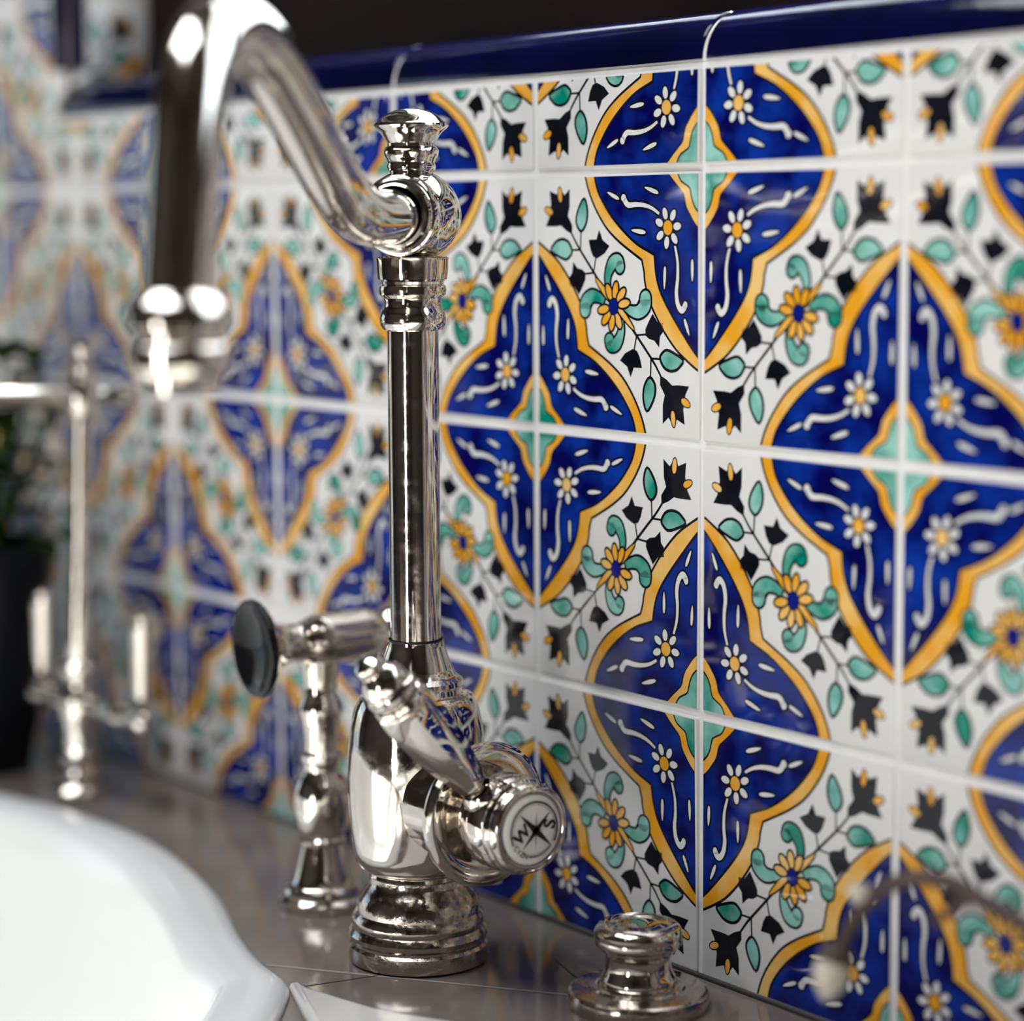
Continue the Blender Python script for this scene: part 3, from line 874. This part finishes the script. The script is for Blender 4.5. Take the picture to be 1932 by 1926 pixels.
BD = V((0.993, 0.115, 0))
TB_ = axis_matrix(V((FX, FY, 0.0480)) + BD * 0.011, BD) @ M.Diagonal((1.1, 1.1, 1.0, 1))
prof = []
for z, r in ((-0.050, 0), (-0.0495, 0.0040), (-0.047, 0.0058), (-0.042, 0.0060), (-0.038, 0.0045), (-0.034, 0.0042), (-0.030, 0.0058), (-0.024, 0.0062), (-0.019, 0.0056), (-0.015, 0.0044), (-0.010, 0.0044),
             (0.010, 0.0044), (0.015, 0.0044), (0.019, 0.0056), (0.024, 0.0062), (0.030, 0.0058), (0.034, 0.0042), (0.038, 0.0045), (0.042, 0.0060), (0.047, 0.0058), (0.0495, 0.0040), (0.050, 0)):
    prof.append((r, z))
mb.lathe(prof, M_nickel, TB_, 32)
under(ft, mb, 'crossbar', 35)
for s in (-1, 1):
    mb = MB()
    mb.lathe([(0.0042, 0.050), (0.0058, 0.0540), (0.0044, 0.0570), (0.0040, 0.0600), (0.0046, 0.0700), (0.0052, 0.0830), (0.0058, 0.0900), (0.0060, 0.0935), (0.0046, 0.0960), (0.0050, 0.0985), (0.0040, 0.1015), (0, 0.1022)], M_nickel, M.Translation(V((FX, FY, 0)) + BD * (0.011 + s * 0.0435)) @ M.Diagonal((1.1, 1.1, 1, 1)), 32)
    under(ft, mb, 'handle', 35)
mb = MB()
pts = crom([V((FX, FY + 0.004, 0.1985)), V((FX, FY - 0.03, 0.1990)), V((FX - 0.002, FY - 0.075, 0.2000)), V((FX - 0.004, FY - 0.115, 0.1990)), V((FX - 0.005, FY - 0.130, 0.1900)), V((FX - 0.005, FY - 0.133, 0.172))], 6)
mb.tube(pts, 0.0052, M_nickel, 28)
mb.lathe([(0.0045, 0.0), (0.0045, 0.0180), (0.0058, 0.0200), (0.0070, 0.0240), (0.0066, 0.0290), (0.0040, 0.0320), (0, 0.0325)], M_nickel, axis_matrix(V((FX, FY, 0.1985)), (0, 1, 0)), 28)
under(ft, mb, 'spout', 40)

ft.rotation_euler = (radians(-1.6), radians(1.2), 0)   # stands a touch out of plumb
# ------------------------------------------------------------------ push button on the worktop
BX, BY = 0.0105, -0.0385
bt = thing('push_button', 'round nickel push button knob on a wide collar under the tiles', 'button', (BX, BY, 0))
TB = M.Translation((BX, BY, 0))
mb = MB()
mb.lathe([(0, 0), (0.0254, 0), (0.0257, 0.0010), (0.0257, 0.0045), (0.0252, 0.0058), (0.0242, 0.0064), (0.0190, 0.0066), (0.0172, 0.0070), (0.0166, 0.0078), (0.0156, 0.0082), (0.0148, 0.0078), (0.0140, 0.0080), (0.0120, 0.0080)], M_nickel_worn, TB)
under(bt, mb, 'collar', 28)
mb = MB()
mb.lathe([(0.0136, 0.0080), (0.0138, 0.0096), (0.0134, 0.0112), (0.0126, 0.0124), (0.0120, 0.0145), (0.0118, 0.0170), (0.0121, 0.0192), (0.0130, 0.0206), (0.0136, 0.0210), (0.0138, 0.0217), (0.0148, 0.0222), (0.0157, 0.0232),
          (0.0159, 0.0243), (0.0157, 0.0254), (0.0160, 0.0262), (0.0160, 0.0275), (0.0152, 0.0291), (0.0138, 0.0302), (0.0122, 0.0307), (0.0116, 0.0304), (0.0110, 0.0300), (0.0092, 0.0301), (0.0086, 0.0304), (0.0050, 0.0306), (0, 0.0306)], M_nickel, TB)
under(bt, mb, 'knob', 26)

# ------------------------------------------------------------------ dark leafy plant at the far left
PX, PY = -0.494, -0.066
pl = thing('potted_plant', 'leafy dark green plant in a black pot beyond the small tap', 'plant', (PX, PY, 0))
mb = MB()
TPp = M.Translation((PX, PY, 0)) @ M.Diagonal((1.08, 1.08, 1.1, 1))
mb.lathe([(0, 0), (0.022, 0), (0.024, 0.002), (0.029, 0.03), (0.034, 0.07), (0.0365, 0.095), (0.038, 0.098), (0.038, 0.108), (0.0355, 0.109), (0.034, 0.100), (0.031, 0.096)], M_pot, TPp, 48)
under(pl, mb, 'pot', 35)
mb = MB(); mb.lathe([(0.0330, 0.0935), (0.02, 0.0945), (0, 0.095)], M_soil, TPp, 32)
under(pl, mb, 'soil')
mb = MB(); st = MB()
rnd = random.Random(3)
for k in range(90):
    a = rnd.uniform(0, 2 * pi); el = rnd.uniform(0.25, 1.45)
    ln = rnd.uniform(0.045, 0.115)
    base = V((PX, PY, 0.102)) + V((cos(a), sin(a), 0)) * rnd.uniform(0, 0.014)
    d = V((cos(a) * cos(el) * 0.62, sin(a) * cos(el) * 0.62, sin(el)))
    tip = base + d * ln
    tip.y = min(tip.y, -0.022)
    st.tube([base, base.lerp(tip, 0.5) + V((0, 0, 0.004)), tip], 0.0008, M_leaf, 6)
    ld = (d + V((cos(a), sin(a), -0.1)) * 0.5).normalized()
    if tip.y > -0.045:
        ld.y = -abs(ld.y)
    sd_ = ld.cross(V((0, 0, 1))).normalized()
    up = sd_.cross(ld)
    L = rnd.uniform(0.018, 0.030); wv = L * 0.42
    rows = []
    for i in range(7):
        t = i / 6
        ww = wv * sin(pi * min(1, t * 0.94 + 0.04)) ** 0.8
        c = tip + ld * L * t - V((0, 0, 1)) * 0.010 * t * t
        rows.append([c - sd_ * ww + up * ww * 0.25, c, c + sd_ * ww + up * ww * 0.25])
    mb.grid(rows, M_leaf, closed=False)
    rows2 = [[p - up * 0.0004 for p in r][::-1] for r in rows]
    mb.grid(rows2, M_leaf, closed=False)
under(pl, mb, 'foliage', None)
under(pl, st, 'stems')

# ------------------------------------------------------------------ catkin twig in a small glass, lower right
VX, VY = 0.262, -0.058
mb = MB()
mb.lathe([(0, 0.0), (0.020, 0.0), (0.022, 0.002), (0.022, 0.045), (0.0205, 0.0455), (0.0200, 0.044), (0.0200, 0.005), (0, 0.0045)], M_glass, M.Translation((VX, VY, 0.0)), 48)
vase = mb.build('glass_tumbler', rel=V((VX, VY, 0)))
tag(vase, 'small clear glass holding the catkin twig', 'glass')
tw = thing('catkin_twig', 'bare brown twig with silver catkins arching in front of the tiles', 'twig', (VX, VY, 0.006))
stem = [V((0.264, -0.056, 0.0065)), V((0.2600, -0.0560, 0.030)), V((0.2515, -0.0585, 0.0475)), V((0.2285, -0.0545, 0.0664)), V((0.2025, -0.0524, 0.0777)), V((0.1877, -0.0540, 0.0818)), V((0.1749, -0.0555, 0.0850)),
        V((0.1640, -0.0590, 0.0842)), V((0.1560, -0.0625, 0.0795)), V((0.1515, -0.0665, 0.0735)), V((0.1490, -0.0705, 0.0655)), V((0.1500, -0.0745, 0.0590))]
sp2 = crom(stem, 5)
mb = MB(); mb.tube(sp2, [0.0032 - 0.0010 * i / len(sp2) for i in range(len(sp2))], M_bark, 14)
# side spur
mb.tube(crom([V((0.1850, -0.0545, 0.0820)), V((0.1790, -0.0580, 0.0775)), V((0.1745, -0.0600, 0.0735))], 4), 0.0016, M_bark, 10)
under(tw, mb, 'stem')
def catkin(c, d, L, r):
    T = axis_matrix(V(c), d)
    mb = MB()
    pr = [(r * sin(pi * min(1, (i + 0.02) / 14)) ** 0.75, L * (i / 14 - 0.5)) for i in range(15)]
    mb.lathe(pr, M_fur, T, 24)
    o = under(tw, mb, 'catkin', 60)
    mb = MB(); mb.lathe([(0, -L * 0.56), (r * 0.7, -L * 0.47), (r * 0.98, -L * 0.33), (r * 0.86, -L * 0.20)], M_bark, T, 18)
    mb.build('bud_scale', o, 60, rel=tw.location.copy())
catkin((0.1492, -0.0772, 0.0545), (-0.10, -0.25, -0.96), 0.0180, 0.0056)
catkin((0.1498, -0.0660, 0.0772), (-0.50, -0.62, 0.50), 0.0090, 0.0036)
bpy.context.view_layer.update()
